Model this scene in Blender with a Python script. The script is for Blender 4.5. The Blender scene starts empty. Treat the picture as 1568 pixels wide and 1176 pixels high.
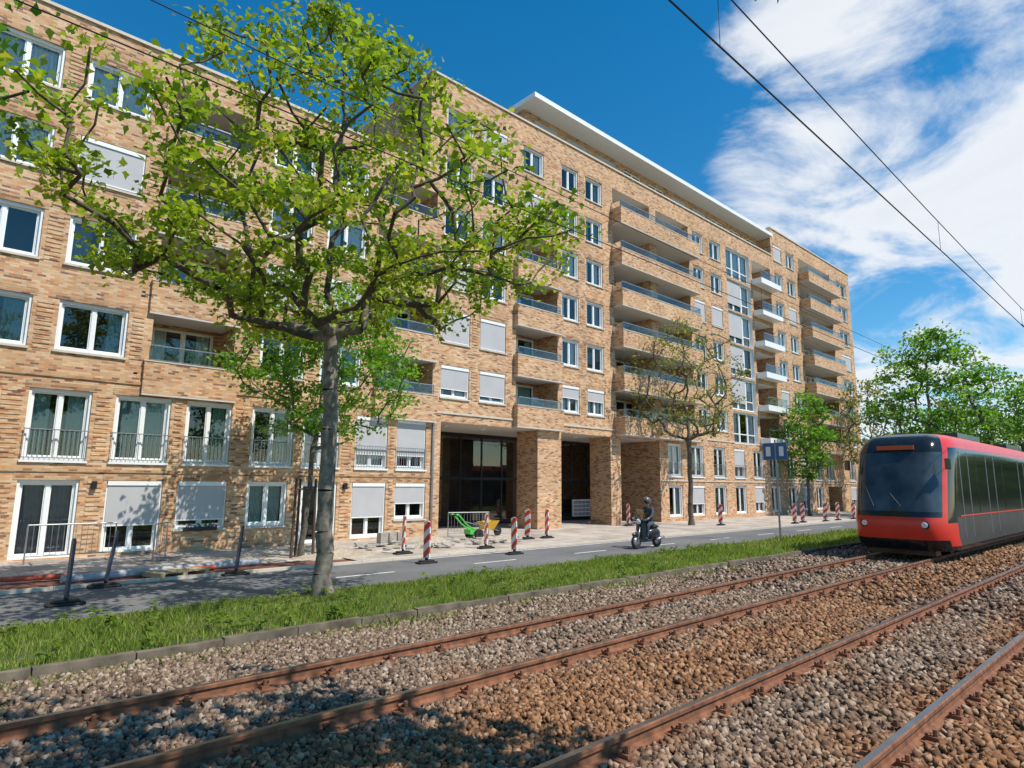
import bpy, bmesh, math, random
import numpy as np
from mathutils import Vector, Matrix
random.seed(7); RNG=np.random.default_rng(7)
S=bpy.context.scene; COL=S.collection
S.view_settings.view_transform='Standard'; S.view_settings.look='None'; S.view_settings.exposure=0
# ------------------------------------------------------------ materials
def newmat(n):
    m=bpy.data.materials.new(n); m.use_nodes=True; nt=m.node_tree
    return m,nt,nt.nodes['Principled BSDF'],nt.nodes['Material Output']
def N(nt,t,**k):
    n=nt.nodes.new(t)
    for a,b in k.items(): setattr(n,a,b)
    return n
def L(nt,a,b): nt.links.new(a,b)
def plain(n,c,rough=.6,metal=0,noise=.12,scale=6,bump=0):
    m,nt,b,o=newmat(n)
    b.inputs['Roughness'].default_value=rough; b.inputs['Metallic'].default_value=metal
    tc=N(nt,'ShaderNodeTexCoord'); nz=N(nt,'ShaderNodeTexNoise'); nz.inputs['Scale'].default_value=scale; nz.inputs['Detail'].default_value=5
    L(nt,tc.outputs['Object'],nz.inputs['Vector'])
    r=N(nt,'ShaderNodeValToRGB'); r.color_ramp.elements[0].position=.3; r.color_ramp.elements[1].position=.7
    r.color_ramp.elements[0].color=(*[x*(1-noise) for x in c],1); r.color_ramp.elements[1].color=(*[min(1,x*(1+noise)) for x in c],1)
    L(nt,nz.outputs['Fac'],r.inputs['Fac']); L(nt,r.outputs['Color'],b.inputs['Base Color'])
    if bump:
        bp=N(nt,'ShaderNodeBump'); bp.inputs['Strength'].default_value=bump; L(nt,nz.outputs['Fac'],bp.inputs['Height']); L(nt,bp.outputs['Normal'],b.inputs['Normal'])
    return m
def M_(nt,op,a,b=None,c=None):
    n=N(nt,'ShaderNodeMath',operation=op)
    for i,v in enumerate((a,b,c)):
        if v is None: continue
        if isinstance(v,(int,float)): n.inputs[i].default_value=v
        else: L(nt,v,n.inputs[i])
    return n.outputs[0]
def ramp(nt,fac,cols,interp='LINEAR'):
    r=N(nt,'ShaderNodeValToRGB'); cr=r.color_ramp; cr.interpolation=interp
    cr.elements[0].position=cols[0][0]; cr.elements[0].color=(*cols[0][1],1)
    cr.elements[1].position=cols[-1][0]; cr.elements[1].color=(*cols[-1][1],1)
    for p,c in cols[1:-1]:
        e=cr.elements.new(p); e.color=(*c,1)
    if fac is not None: L(nt,fac,r.inputs['Fac'])
    return r.outputs['Color']
def mixc(nt,fac,a,b,bt='MIX'):
    n=N(nt,'ShaderNodeMix',data_type='RGBA',blend_type=bt)
    for i,v in ((0,fac),(6,a),(7,b)):
        if isinstance(v,(int,float)): n.inputs[i].default_value=v
        elif isinstance(v,tuple): n.inputs[i].default_value=(*v,1)
        else: L(nt,v,n.inputs[i])
    return n.outputs[2]
def brickmat(n,cols,mortar,bw=.21,bh=.066,patch=.2):
    m,nt,b,o=newmat(n)
    tc=N(nt,'ShaderNodeTexCoord'); sp=N(nt,'ShaderNodeSeparateXYZ'); L(nt,tc.outputs['Object'],sp.inputs[0])
    u=M_(nt,'ADD',sp.outputs[0],sp.outputs[1]); v=sp.outputs[2]
    row=M_(nt,'FLOOR',M_(nt,'DIVIDE',v,bh))
    sh=M_(nt,'MULTIPLY',M_(nt,'FLOORED_MODULO',row,2),.5)
    uu=M_(nt,'ADD',M_(nt,'DIVIDE',u,bw),sh)
    cu=M_(nt,'FLOOR',uu); fu=M_(nt,'FRACT',uu); fv=M_(nt,'FRACT',M_(nt,'DIVIDE',v,bh))
    cb=N(nt,'ShaderNodeCombineXYZ'); L(nt,cu,cb.inputs[0]); L(nt,row,cb.inputs[1])
    wn=N(nt,'ShaderNodeTexWhiteNoise',noise_dimensions='2D'); L(nt,cb.outputs[0],wn.inputs['Vector'])
    col=ramp(nt,wn.outputs['Value'],cols,'CONSTANT')
    nz=N(nt,'ShaderNodeTexNoise'); nz.inputs['Scale'].default_value=.5; nz.inputs['Detail'].default_value=7; nz.inputs['Roughness'].default_value=.68
    L(nt,tc.outputs['Object'],nz.inputs['Vector'])
    shade=ramp(nt,nz.outputs['Fac'],[(.3,(1-patch,1-patch*1.15,1-patch*1.25)),(.7,(1+patch*.3,)*3)])
    col=mixc(nt,1.0,col,shade,'MULTIPLY')
    mo=M_(nt,'MAXIMUM',M_(nt,'LESS_THAN',fu,.05),M_(nt,'LESS_THAN',fv,.16))
    col2=mixc(nt,mo,col,mortar)
    L(nt,col2,b.inputs['Base Color']); b.inputs['Roughness'].default_value=.85
    bp=N(nt,'ShaderNodeBump'); bp.inputs['Strength'].default_value=.5; bp.inputs['Distance'].default_value=.01
    L(nt,M_(nt,'SUBTRACT',1,mo),bp.inputs['Height']); L(nt,bp.outputs['Normal'],b.inputs['Normal'])
    return m
brick=brickmat('brick_tan',[(0,(.66,.385,.20)),(.20,(.72,.47,.27)),(.38,(.62,.31,.14)),(.56,(.76,.52,.32)),(.72,(.48,.225,.105)),(.83,(.62,.39,.21)),(.93,(.27,.13,.085))],(.50,.385,.26),patch=.26)
brickd=brickmat('brick_dark',[(0,(.54,.31,.16)),(.25,(.60,.38,.20)),(.45,(.48,.24,.11)),(.62,(.60,.40,.23)),(.78,(.35,.165,.085)),(.92,(.24,.12,.08))],(.36,.27,.18))  # darker brick for recesses, arcade, some side faces, soldier courses and bands
white=plain('white_paint',(.84,.84,.82),.4,noise=.03)
shut=plain('grey_screen',(.47,.46,.46),.7,noise=.05,scale=1.5)
soff=plain('soffit_plaster',(.60,.57,.53),.8,noise=.06)
stone=plain('stone_trim',(.60,.52,.42),.7,noise=.1,scale=4)
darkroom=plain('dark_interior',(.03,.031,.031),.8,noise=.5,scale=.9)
darkmet=plain('dark_metal',(.03,.032,.035),.4,.5)
greymet=plain('grey_metal',(.35,.36,.37),.35,.7)
roofm=plain('roof_gravel',(.25,.24,.23),.9,bump=.3,scale=30)
curt=[plain('curtain_teal',(.27,.45,.45),.9),plain('curtain_white',(.78,.79,.77),.9),plain('curtain_grey',(.34,.32,.34),.9)]
def glassmat(n,tint=(.8,.88,.9),add=.1,rough=.02,gc=(1,.96,.88)):
    m,nt,b,o=newmat(n); nt.nodes.remove(b)
    tr=N(nt,'ShaderNodeBsdfTransparent'); tr.inputs[0].default_value=(*tint,1)
    gl=N(nt,'ShaderNodeBsdfGlossy'); gl.inputs['Roughness'].default_value=rough; gl.inputs[0].default_value=(*gc,1)
    fr=N(nt,'ShaderNodeFresnel'); fr.inputs[0].default_value=1.5
    tc=N(nt,'ShaderNodeTexCoord'); nz=N(nt,'ShaderNodeTexNoise'); nz.inputs['Scale'].default_value=.8; L(nt,tc.outputs['Object'],nz.inputs['Vector'])
    bp=N(nt,'ShaderNodeBump'); bp.inputs['Strength'].default_value=.06; L(nt,nz.outputs['Fac'],bp.inputs['Height']); L(nt,bp.outputs['Normal'],gl.inputs['Normal'])
    mx=N(nt,'ShaderNodeMixShader'); L(nt,M_(nt,'ADD',M_(nt,'MULTIPLY',fr.outputs[0],1.1),add),mx.inputs[0]); L(nt,tr.outputs[0],mx.inputs[1]); L(nt,gl.outputs[0],mx.inputs[2]); L(nt,mx.outputs[0],o.inputs[0])
    return m
glass=glassmat('window_glass',(.9,.93,.93),.05)
rglass=glassmat('railing_glass',(.62,.72,.74),.05)
# ------------------------------------------------------------ builders
class MB:
    def __init__(s): s.v=[];s.f=[];s.m=[];s.mats=[]
    def mi(s,m):
        if m not in s.mats: s.mats.append(m)
        return s.mats.index(m)
    def poly(s,pts,m):
        i=len(s.v); s.v+= [tuple(p) for p in pts]; s.f.append(tuple(range(i,i+len(pts)))); s.m.append(s.mi(m))
    def box(s,x0,x1,y0,y1,z0,z1,m,mat=None):
        i=len(s.v); pts=[(x,y,z) for z in(z0,z1) for y in(y0,y1) for x in(x0,x1)]
        if mat is not None: pts=[tuple(mat@Vector(p)) for p in pts]
        s.v+=pts; k=s.mi(m)
        for f in((0,2,3,1),(4,5,7,6),(0,1,5,4),(2,6,7,3),(0,4,6,2),(1,3,7,5)): s.f.append(tuple(i+a for a in f)); s.m.append(k)
    def tube(s,a,b,r0,r1,m,n=8,cap=True):
        a=Vector(a);b=Vector(b);d=(b-a)
        if d.length<1e-6: return
        q=d.to_track_quat('Z','Y'); i=len(s.v);k=s.mi(m)
        for p,r in((a,r0),(b,r1)):
            for j in range(n):
                t=2*math.pi*j/n; s.v.append(tuple(p+q@Vector((r*math.cos(t),r*math.sin(t),0))))
        for j in range(n):
            s.f.append((i+j,i+(j+1)%n,i+n+(j+1)%n,i+n+j)); s.m.append(k)
        if cap: s.f.append(tuple(i+j for j in reversed(range(n)))); s.f.append(tuple(i+n+j for j in range(n))); s.m+= [k,k]
    def lathe(s,c,axis,prof,m,n=24):
        q=Vector(axis).to_track_quat('Z','Y');c=Vector(c);k=s.mi(m);i=len(s.v)
        for h,r in prof:
            for j in range(n):
                t=2*math.pi*j/n; s.v.append(tuple(c+q@Vector((r*math.cos(t),r*math.sin(t),h))))
        for a in range(len(prof)-1):
            for j in range(n):
                s.f.append((i+a*n+j,i+a*n+(j+1)%n,i+(a+1)*n+(j+1)%n,i+(a+1)*n+j)); s.m.append(k)
    def sphere(s,c,r,m,mat3=(1,1,1),n=12):
        prof=[(-math.cos(math.pi*a/n),max(.001,math.sin(math.pi*a/n))) for a in range(n+1)]
        i=len(s.v); s.lathe((0,0,0),(0,0,1),prof,m,n*2)
        for j in range(i,len(s.v)):
            p=s.v[j]; s.v[j]=(c[0]+p[0]*r*mat3[0],c[1]+p[1]*r*mat3[1],c[2]+p[2]*r*mat3[2])
    def obj(s,name,parent=None,smooth=False,bevel=0):
        me=bpy.data.meshes.new(name); me.from_pydata(s.v,[],s.f)
        for m in s.mats: me.materials.append(m)
        me.polygons.foreach_set('material_index',s.m)
        if smooth: me.polygons.foreach_set('use_smooth',[True]*len(s.f))
        me.update(); o=bpy.data.objects.new(name,me); COL.objects.link(o)
        if bevel:
            bv=o.modifiers.new('b','BEVEL'); bv.width=bevel; bv.segments=2; bv.limit_method='ANGLE'
        if parent: setp(o,parent)
        return o
def setp(o,p):
    o.parent=p; o.matrix_parent_inverse=Matrix.Translation(-Vector(p.location))
def empty(n,loc=(0,0,0)):
    e=bpy.data.objects.new(n,None); e.location=loc; e.empty_display_size=.3; COL.objects.link(e); return e
def npmesh(name,V,F,mat,attr=None,parent=None,smooth=False):
    me=bpy.data.meshes.new(name); k=F.shape[1]
    me.vertices.add(len(V)); me.vertices.foreach_set('co',V.astype(np.float32).ravel())
    me.loops.add(F.size); me.loops.foreach_set('vertex_index',F.astype(np.int32).ravel())
    me.polygons.add(len(F)); me.polygons.foreach_set('loop_start',np.arange(0,F.size,k,dtype=np.int32))
    me.update(calc_edges=True); me.validate()
    if attr is not None:
        a=me.attributes.new('rnd','FLOAT','FACE'); a.data.foreach_set('value',attr.astype(np.float32))
    if smooth: me.polygons.foreach_set('use_smooth',[True]*len(F))
    me.materials.append(mat); o=bpy.data.objects.new(name,me); COL.objects.link(o)
    if parent: setp(o,parent)
    return o
# ------------------------------------------------------------ camera
yaw,pit,rol=[math.radians(a) for a in(47.63,9.15,.5)]
Fh=Vector((math.cos(yaw),math.sin(yaw),0));R=Vector((math.sin(yaw),-math.cos(yaw),0));Z=Vector((0,0,1))
F=Fh*math.cos(pit)+Z*math.sin(pit);U=-Fh*math.sin(pit)+Z*math.cos(pit)
R2=R*math.cos(rol)+U*math.sin(rol);U2=-R*math.sin(rol)+U*math.cos(rol)
cam=bpy.data.cameras.new('camera'); co=bpy.data.objects.new('camera',cam); COL.objects.link(co)
mw=Matrix((R2,U2,-F)).transposed().to_4x4(); mw.translation=(0,0,2); co.matrix_world=mw
cam.sensor_width=36; cam.lens=36*950.8/1568; cam.clip_end=3000; cam.clip_start=.05; S.camera=co
# ------------------------------------------------------------ light
el=math.radians(54); az=math.atan2(.36,-.93)
sd=Vector((math.sin(az)*math.cos(el),math.cos(az)*math.cos(el),math.sin(el)))
sl=bpy.data.lights.new('sun','SUN'); sl.energy=5; sl.angle=math.radians(.5); sl.color=(1,.94,.85)
so=bpy.data.objects.new('sun',sl); COL.objects.link(so); so.rotation_euler=sd.to_track_quat('Z','Y').to_euler(); so.location=(0,0,40)
w=bpy.data.worlds.new('World'); S.world=w; w.use_nodes=True; nt=w.node_tree; nt.nodes.clear()
wo=N(nt,'ShaderNodeOutputWorld'); sky=N(nt,'ShaderNodeTexSky',sky_type='NISHITA'); sky.sun_disc=False; sky.sun_elevation=el; sky.sun_rotation=az
sky.air_density=1.0; sky.dust_density=.1; sky.ozone_density=2.2
hs=N(nt,'ShaderNodeHueSaturation'); hs.inputs['Hue'].default_value=.492; hs.inputs['Saturation'].default_value=1.42; hs.inputs['Value'].default_value=1.25; L(nt,sky.outputs[0],hs.inputs['Color'])
b1=N(nt,'ShaderNodeBackground'); b1.inputs[1].default_value=.125; L(nt,hs.outputs[0],b1.inputs[0])
tc=N(nt,'ShaderNodeTexCoord'); sp=N(nt,'ShaderNodeSeparateXYZ'); L(nt,tc.outputs['Generated'],sp.inputs[0])
zz=M_(nt,'ADD',M_(nt,'MAXIMUM',sp.outputs[2],0),.22)
cb=N(nt,'ShaderNodeCombineXYZ'); L(nt,M_(nt,'DIVIDE',sp.outputs[0],zz),cb.inputs[0]); L(nt,M_(nt,'DIVIDE',sp.outputs[1],zz),cb.inputs[1]); L(nt,M_(nt,'MULTIPLY',sp.outputs[2],1.5),cb.inputs[2])
nz=N(nt,'ShaderNodeTexNoise'); nz.inputs['Scale'].default_value=2.3; nz.inputs['Detail'].default_value=10; nz.inputs['Roughness'].default_value=.6; nz.inputs['Distortion'].default_value=.5
L(nt,cb.outputs[0],nz.inputs['Vector'])
dt=N(nt,'ShaderNodeVectorMath',operation='DOT_PRODUCT'); L(nt,tc.outputs['Generated'],dt.inputs[0]); dt.inputs[1].default_value=Vector((.92,.10,.38)).normalized()
reg=N(nt,'ShaderNodeMapRange',interpolation_type='SMOOTHSTEP'); L(nt,dt.outputs['Value'],reg.inputs[0])
for i,v in enumerate((.87,.96,-.2,.16)): reg.inputs[i+1].default_value=v
cf=N(nt,'ShaderNodeMapRange',interpolation_type='SMOOTHSTEP'); L(nt,M_(nt,'ADD',nz.outputs['Fac'],reg.outputs[0]),cf.inputs[0])
for i,v in enumerate((.49,.72,0,.96)): cf.inputs[i+1].default_value=v
b2=N(nt,'ShaderNodeBackground'); b2.inputs[1].default_value=1.0
L(nt,ramp(nt,nz.outputs['Fac'],[(.4,(.93,.96,1)),(.75,(.82,.86,.92))]),b2.inputs[0])
mx=N(nt,'ShaderNodeMixShader'); L(nt,cf.outputs[0],mx.inputs[0]); L(nt,b1.outputs[0],mx.inputs[1]); L(nt,b2.outputs[0],mx.inputs[2]); L(nt,mx.outputs[0],wo.inputs[0])
# ------------------------------------------------------------ apartment building
YF=21.87; bld=empty('apartment_building',(25,YF,-.2))
wall=MB(); trim=MB(); win=MB(); rail=MB()
def reveal(mb,x0,x1,z0,z1,y0,y1,m,mt=None,mbm=None):
    mb.poly([(x0,y0,z0),(x0,y1,z0),(x0,y1,z1),(x0,y0,z1)],m)
    mb.poly([(x1,y0,z0),(x1,y0,z1),(x1,y1,z1),(x1,y1,z0)],m)
    mb.poly([(x0,y0,z1),(x0,y1,z1),(x1,y1,z1),(x1,y0,z1)],mt or m)
    mb.poly([(x0,y0,z0),(x1,y0,z0),(x1,y1,z0),(x0,y1,z0)],mbm or m)
def wallholes(mb,X0,X1,Z0,Z1,holes,y,m):
    holes=[h for h in holes if h[1]>X0 and h[0]<X1 and h[3]>Z0 and h[2]<Z1]
    xs=sorted({X0,X1}|{v for h in holes for v in h[:2] if X0<v<X1}); zs=sorted({Z0,Z1}|{v for h in holes for v in h[2:4] if Z0<v<Z1})
    for i in range(len(xs)-1):
        for j in range(len(zs)-1):
            cx=(xs[i]+xs[i+1])/2; cz=(zs[j]+zs[j+1])/2
            if not any(h[0]<cx<h[1] and h[2]<cz<h[3] for h in holes): mb.poly([(xs[i],y,zs[j]),(xs[i+1],y,zs[j]),(xs[i+1],y,zs[j+1]),(xs[i],y,zs[j+1])],m)
holes=[]
def curtain(x0,x1,y,z0,z1,m):
    n=max(4,int((x1-x0)/.045))
    for i in range(n):
        a=x0+(x1-x0)*i/n; b=x0+(x1-x0)*(i+1)/n; ya=y+.04*(i%2); yb=y+.04*((i+1)%2)
        win.poly([(a,ya,z0),(b,yb,z0),(b,yb,z1),(a,ya,z1)],m)
def glazing(x0,x1,z0,z1,y,n=2,fw=.065,split=None,ct=None,trans=False):
    win.box(x0,x1,y,y+.07,z1-fw,z1,white); win.box(x0,x1,y,y+.07,z0,z0+fw,white)
    win.box(x0,x0+fw,y,y+.07,z0+fw,z1-fw,white); win.box(x1-fw,x1,y,y+.07,z0+fw,z1-fw,white)
    for i in range(1,n):
        c=x0+(x1-x0)*i/n; win.box(c-fw*.8,c+fw*.8,y-.01,y+.06,z0+fw,z1-fw,white)
    if split: win.box(x0+fw,x1-fw,y+.004,y+.055,z0+split,z0+split+fw*.8,white)
    for i in range(n):
        a=x0+(x1-x0)*i/n+fw*(1 if i==0 else .8); b=x0+(x1-x0)*(i+1)/n-fw*(1 if i==n-1 else .8)
        for q in((a,a+.03,z0+fw,z1-fw),(b-.03,b,z0+fw,z1-fw)): win.box(q[0],q[1],y+.02,y+.065,q[2],q[3],white)
        win.box(a+.03,b-.03,y+.02,y+.065,z1-fw-.03,z1-fw,white); win.box(a+.03,b-.03,y+.02,y+.065,z0+fw,z0+fw+.03,white)
    win.poly([(x0+fw,y+.045,z0+fw),(x1-fw,y+.045,z0+fw),(x1-fw,y+.045,z1-fw),(x0+fw,y+.045,z1-fw)],glass)
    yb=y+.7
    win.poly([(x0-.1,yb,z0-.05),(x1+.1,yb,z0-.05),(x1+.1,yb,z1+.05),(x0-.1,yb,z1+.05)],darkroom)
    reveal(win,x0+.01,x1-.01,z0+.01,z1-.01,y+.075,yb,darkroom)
    if ct is not None:
        k=random.random(); wd=x1-x0
        if k<.3: curtain(x0+.08,x1-.08,y+.14,z0+.06,z1-.06,curt[ct])
        else:
            if k<.85: curtain(x0+.08,x0+wd*random.uniform(.22,.42),y+.14,z0+.06,z1-.06,curt[ct])
            if k>.4: curtain(x1-wd*random.uniform(.22,.42),x1-.08,y+.14,z0+.06,z1-.06,curt[ct])
def window(x0,x1,z0,z1,kind='win',sh=0,ct='r',n=2):
    holes.append((x0,x1,z0,z1)); yi=YF+.13
    reveal(wall,x0,x1,z0,z1,YF,YF+.16,brick)
    if ct=='r': ct=random.choice([None,1,1,0,2,1,1])
    s=.07
    for q in((x0,x0+s,z0,z1),(x1-s,x1,z0,z1),(x0+s,x1-s,z1-s*1.3,z1),(x0+s,x1-s,z0,z0+s)):
        win.box(q[0]+.002,q[1]-.002 if q[1]==x1 else q[1],YF+.05,yi-.003,q[2]+.002,q[3]-.002,white)
    glazing(x0+.05,x1-.05,z0+.05,z1-.05,yi,n,ct=ct,split=None if kind!='low' else .35)
    if z0>.2: trim.box(x0-.04,x1+.04,YF-.06,YF+.05,z0-.06,z0,stone if kind!='french' else white)
    # soldier course above the opening
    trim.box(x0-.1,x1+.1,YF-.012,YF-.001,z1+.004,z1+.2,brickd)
    if sh>0:
        zb=z1-(z1-z0)*sh; yy=YF+.035
        trim.box(x0+.05,x1-.05,yy,yy+.012,zb,z1-.14,shut); trim.box(x0+.03,x1-.03,YF+.0,YF+.05-.003,z1-.14,z1-.01,white)
        trim.box(x0+.05,x1-.05,yy-.01,yy+.02,zb-.035,zb,white)
    if kind=='french':
        h=min(.85,(z1-z0)*.42)
        rail.box(x0-.02,x1+.02,YF-.085,YF-.05,z0+h,z0+h+.03,greymet); rail.box(x0-.02,x1+.02,YF-.08,YF-.055,z0+.06,z0+.085,greymet)
        k=int((x1-x0)/.11)
        for i in range(k+1):
            c=x0+(x1-x0)*i/k; rail.box(c-.007,c+.007,YF-.075,YF-.06,z0+.085,z0+h,greymet)
def grail(x0,x1,y,z0,h):
    n=max(1,round((x1-x0)/1.3))
    rail.poly([(x0,y,z0+.05),(x1,y,z0+.05),(x1,y,z0+h-.02),(x0,y,z0+h-.02)],rglass)
    rail.box(x0,x1,y-.025,y+.025,z0+h-.02,z0+h+.015,greymet)
    rail.box(x0,x1,y-.015,y+.015,z0+.03,z0+.05,greymet)
    for i in range(n+1):
        c=x0+(x1-x0)*i/n; rail.box(c-.014,c+.014,y+.004,y+.03,z0,z0+h-.02,greymet)
def recess(x0,x1,z0,z1,proud=.12,depth=1.5,band=1.05,gh=.5,pier=None):
    holes.append((x0,x1,z0,z1))
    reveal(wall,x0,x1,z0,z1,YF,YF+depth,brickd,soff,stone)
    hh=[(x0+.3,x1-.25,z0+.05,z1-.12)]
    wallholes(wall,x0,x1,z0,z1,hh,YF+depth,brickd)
    nn=max(2,int((x1-x0)/1.0)); glazing(x0+.3,x1-.25,z0+.05,z1-.12,YF+depth+.05,nn,ct=random.choice([1,0,None,2]))
    trim.box(x0-.15,x1+.15,YF-proud,YF-.003,z0-band,z0-.0,brick)
    trim.box(x0-.17,x1+.17,YF-proud-.02,YF+.03,z0,z0+.04,stone)
    trim.box(x0-.15,x1+.15,YF-proud+.002,YF-.004,z0-band-.05,z0-band,soff)
    grail(x0-.1 if proud>.3 else x0,x1+.1 if proud>.3 else x1,YF-proud+.08,z0+.04,gh)
    if proud>.3:
        for xx in(x0-.1,x1+.1):
            rail.poly([(xx,YF-proud+.08,z0+.05),(xx,YF-.01,z0+.05),(xx,YF-.01,z0+gh),(xx,YF-proud+.08,z0+gh)],rglass)
            rail.box(xx-.02,xx+.02,YF-proud+.1,YF-.01,z0+gh,z0+gh+.03,greymet)
    if random.random()<.6:
        cx=random.uniform(x0+.6,x1-.6); trim.box(cx-.2,cx+.2,YF+.5,YF+.9,z0+.35,z0+.39,greymet); trim.box(cx-.2,cx+.2,YF+.88,YF+.91,z0+.39,z0+.75,greymet)
        for a in(-.18,.18):
            for b in(.52,.88): trim.box(cx+a-.012,cx+a+.012,YF+b-.012,YF+b+.012,z0+.005,z0+.35,greymet)
    if pier: wall.box(pier[0],pier[1],YF+.004,YF+depth-.01,z0+.003,z1-.003,brick)
LR=[(5.72,7.22),(8.33,9.82),(11.0,12.42),(13.65,15.02)]
TR=[(5.72,7.15),(8.2,9.66),(10.72,12.12),(13.15,14.6),(15.62,17.05),(18.15,19.52)]
for i,(a,b) in enumerate(LR):
    for j,(x0,x1) in enumerate([(-9.6,-7.9),(-6.6,-4.9),(-3.2,-1.5),(-.35,1.42),(2.05,3.82),(7.9,9.55),(10.15,11.85)]):
        s=.93 if (i,j) in((2,4),(1,5),(1,6),(2,1)) else 0
        window(x0,x1,a,b,sh=s,ct=0 if (i==0 and j in(3,4)) else 'r')
    recess(4.5,7.02,a-.02,b+.08,proud=.12,band=1.02)
    recess(12.6,15.3,a-.02,b-.02,proud=.2,band=1.1,gh=.42)
for i,(x0,x1) in enumerate([(-9.8,-8.3),(-7.6,-6.1),(-5.4,-3.9),(-3,-1.5),(-.7,.9),(1.62,3.12),(3.72,5.25),(5.7,7.12),(7.8,9.3),(9.65,11.1),(11.78,13.2),(13.62,15.05)]):
    window(x0,x1,2.55,4.58,'french',sh=.72 if i>=10 else 0,ct=[0,0,1,2,0,0,0,0,1,1,1,1][i])
for i,(x0,x1,z0,s) in enumerate([(-9.8,-8.3,.5,0),(-7.6,-6.1,-.15,0),(-5.4,-3.9,.5,0),(-3,-1.5,-.15,.6),(-.9,.6,.5,.9),(1.62,3.05,-.15,0),(3.72,5.22,-.1,.62),(5.65,7.15,.5,.8),(7.8,9.2,.5,0),(9.7,11.1,-.2,0),(11.72,13.2,-.1,.62),(13.62,15.1,.55,.55)]):
    window(x0,x1,z0,2.0,'win',sh=s,ct=2 if i==5 else (0 if i in(8,) else None))
pet=plain('flowers',(.35,.1,.25),.8,noise=.5,scale=40); leafs=plain('plant_green',(.06,.12,.03),.8,noise=.4,scale=30)
trim.box(5.9,6.9,YF-.12,YF-.062,.44,.56,darkmet)
for i in range(60):
    x=random.uniform(5.9,6.9);z=random.uniform(.56,.66);y=YF-.09+random.uniform(-.03,.03); trim.box(x-.02,x+.02,y-.015,y+.015,z-.02,z+.02,random.choice([pet,leafs,leafs,white]))
SH={(0,0):.72,(0,1):.8,(1,0):.95,(1,1):.95,(5,1):.95,(2,0):.9}
for i,(a,b) in enumerate(TR):
    for j,(x0,x1) in enumerate([(15.72,17.32),(17.92,19.52)]): window(x0,x1,a,b,sh=SH.get((i,j),0))
    if i<4: recess(20.2,23.15,a,b+.1,proud=.3,band=1.0,gh=.4)
    else: window(20.6,22.1,a,b,sh=.95 if i==4 else 0)
    for x0,x1 in((23.5,24.85),(25.5,26.95)): window(x0,x1,a,b,sh=.45 if i==0 else 0)
    recess(27.95,36.2,a+.02,b+.12,proud=.75,band=.95,gh=.42,depth=1.7,pier=(31.7,32.4))
    for j,(x0,x1) in enumerate(((36.75,38.1),(39.0,40.5))): window(x0,x1,a,b,sh=.9 if i in(3,) else 0)
    x0,x1=41.3,44.9; z0,z1=a-.75,b+.15
    holes.append((x0,x1,z0,z1)); reveal(wall,x0,x1,z0,z1,YF,YF+.25,white); glazing(x0,x1,z0,z1,YF+.2,3,fw=.09,split=.7,ct=1)
    if i in(1,2,3,4): trim.box(x0+.1,x0+2.2,YF+.12,YF+.14,z0+.5,z1-.1,shut)
    x0,x1=45.3,48.5; z0=a-.1;z1=b+.1
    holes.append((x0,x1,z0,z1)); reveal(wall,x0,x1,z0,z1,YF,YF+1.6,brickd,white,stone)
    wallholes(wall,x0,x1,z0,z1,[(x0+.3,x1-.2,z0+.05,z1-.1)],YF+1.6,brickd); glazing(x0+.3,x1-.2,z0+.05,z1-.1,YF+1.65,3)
    trim.box(x0-.1,x1+.1,YF-.8,YF-.003,z0-.5,z0-.08,white); grail(x0,x1,YF-.74,z0-.08,.62)
for k,(x0,x1) in enumerate([(33.0,34.5),(35.6,37.1),(38.4,39.9),(41.2,42.7),(44,45.5),(46.6,48.1),(49.6,51.1),(52.2,53.7),(54.8,56.3),(57.4,58.9),(62.6,64.1)]):
    window(x0,x1,2.55,4.58,'french',sh=.6 if k%4==3 else 0)
    if not 57<x0<60: window(x0,x1,.1,2.0,sh=.6 if k%3==1 else 0)
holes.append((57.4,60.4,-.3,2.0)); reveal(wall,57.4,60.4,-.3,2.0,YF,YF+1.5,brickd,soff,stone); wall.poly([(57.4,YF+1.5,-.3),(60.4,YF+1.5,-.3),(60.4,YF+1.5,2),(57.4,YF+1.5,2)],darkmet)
WR=TR+[(20.6,21.95)]
for i,(a,b) in enumerate(WR):
    for x0,x1 in((49.3,50.8),(51.7,53.2),(62.9,65.3)): window(x0,x1,a,b,sh=.9 if (i+int(x0))%5==0 else 0)
    recess(54.2,61.2,a,b+.1,proud=.9,band=.85,gh=.4)
E=[(15.8,21.7,-.35,4.65),(23.4,27.4,-.35,4.65),(28.3,32.1,-.35,4.65)]
holes+=E
wallholes(wall,-14,15.5,-.35,16.2,holes,YF,brick); wallholes(wall,15.5,48.9,-.35,20.85,holes,YF,brick)
wallholes(wall,14.8,15.5,16.2,20.85,[],YF,brick); wallholes(wall,48.9,66.2,-.35,23.3,holes,YF,brick)
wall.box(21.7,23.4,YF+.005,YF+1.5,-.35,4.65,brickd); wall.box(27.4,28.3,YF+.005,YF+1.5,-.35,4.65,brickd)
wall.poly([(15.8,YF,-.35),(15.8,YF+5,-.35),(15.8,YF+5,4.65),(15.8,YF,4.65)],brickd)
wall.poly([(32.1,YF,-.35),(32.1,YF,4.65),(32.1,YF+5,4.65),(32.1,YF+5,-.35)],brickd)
wall.poly([(15.8,YF,4.65),(15.8,YF+8,4.65),(32.1,YF+8,4.65),(32.1,YF,4.65)],soff)
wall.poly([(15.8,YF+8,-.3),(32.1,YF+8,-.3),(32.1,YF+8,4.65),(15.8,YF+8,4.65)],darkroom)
wall.box(17.9,20.6,YF+6.4,YF+7.2,-.3,4.6,brickd); wall.box(26.5,28,YF+6,YF+7,-.3,4.6,soff)
dg=YF+4.3
for k in range(12):
    x=15.9+k*1.45
    if x<32: win.box(x-.05,x+.05,dg,dg+.08,-.12,4.6,darkmet)
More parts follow.
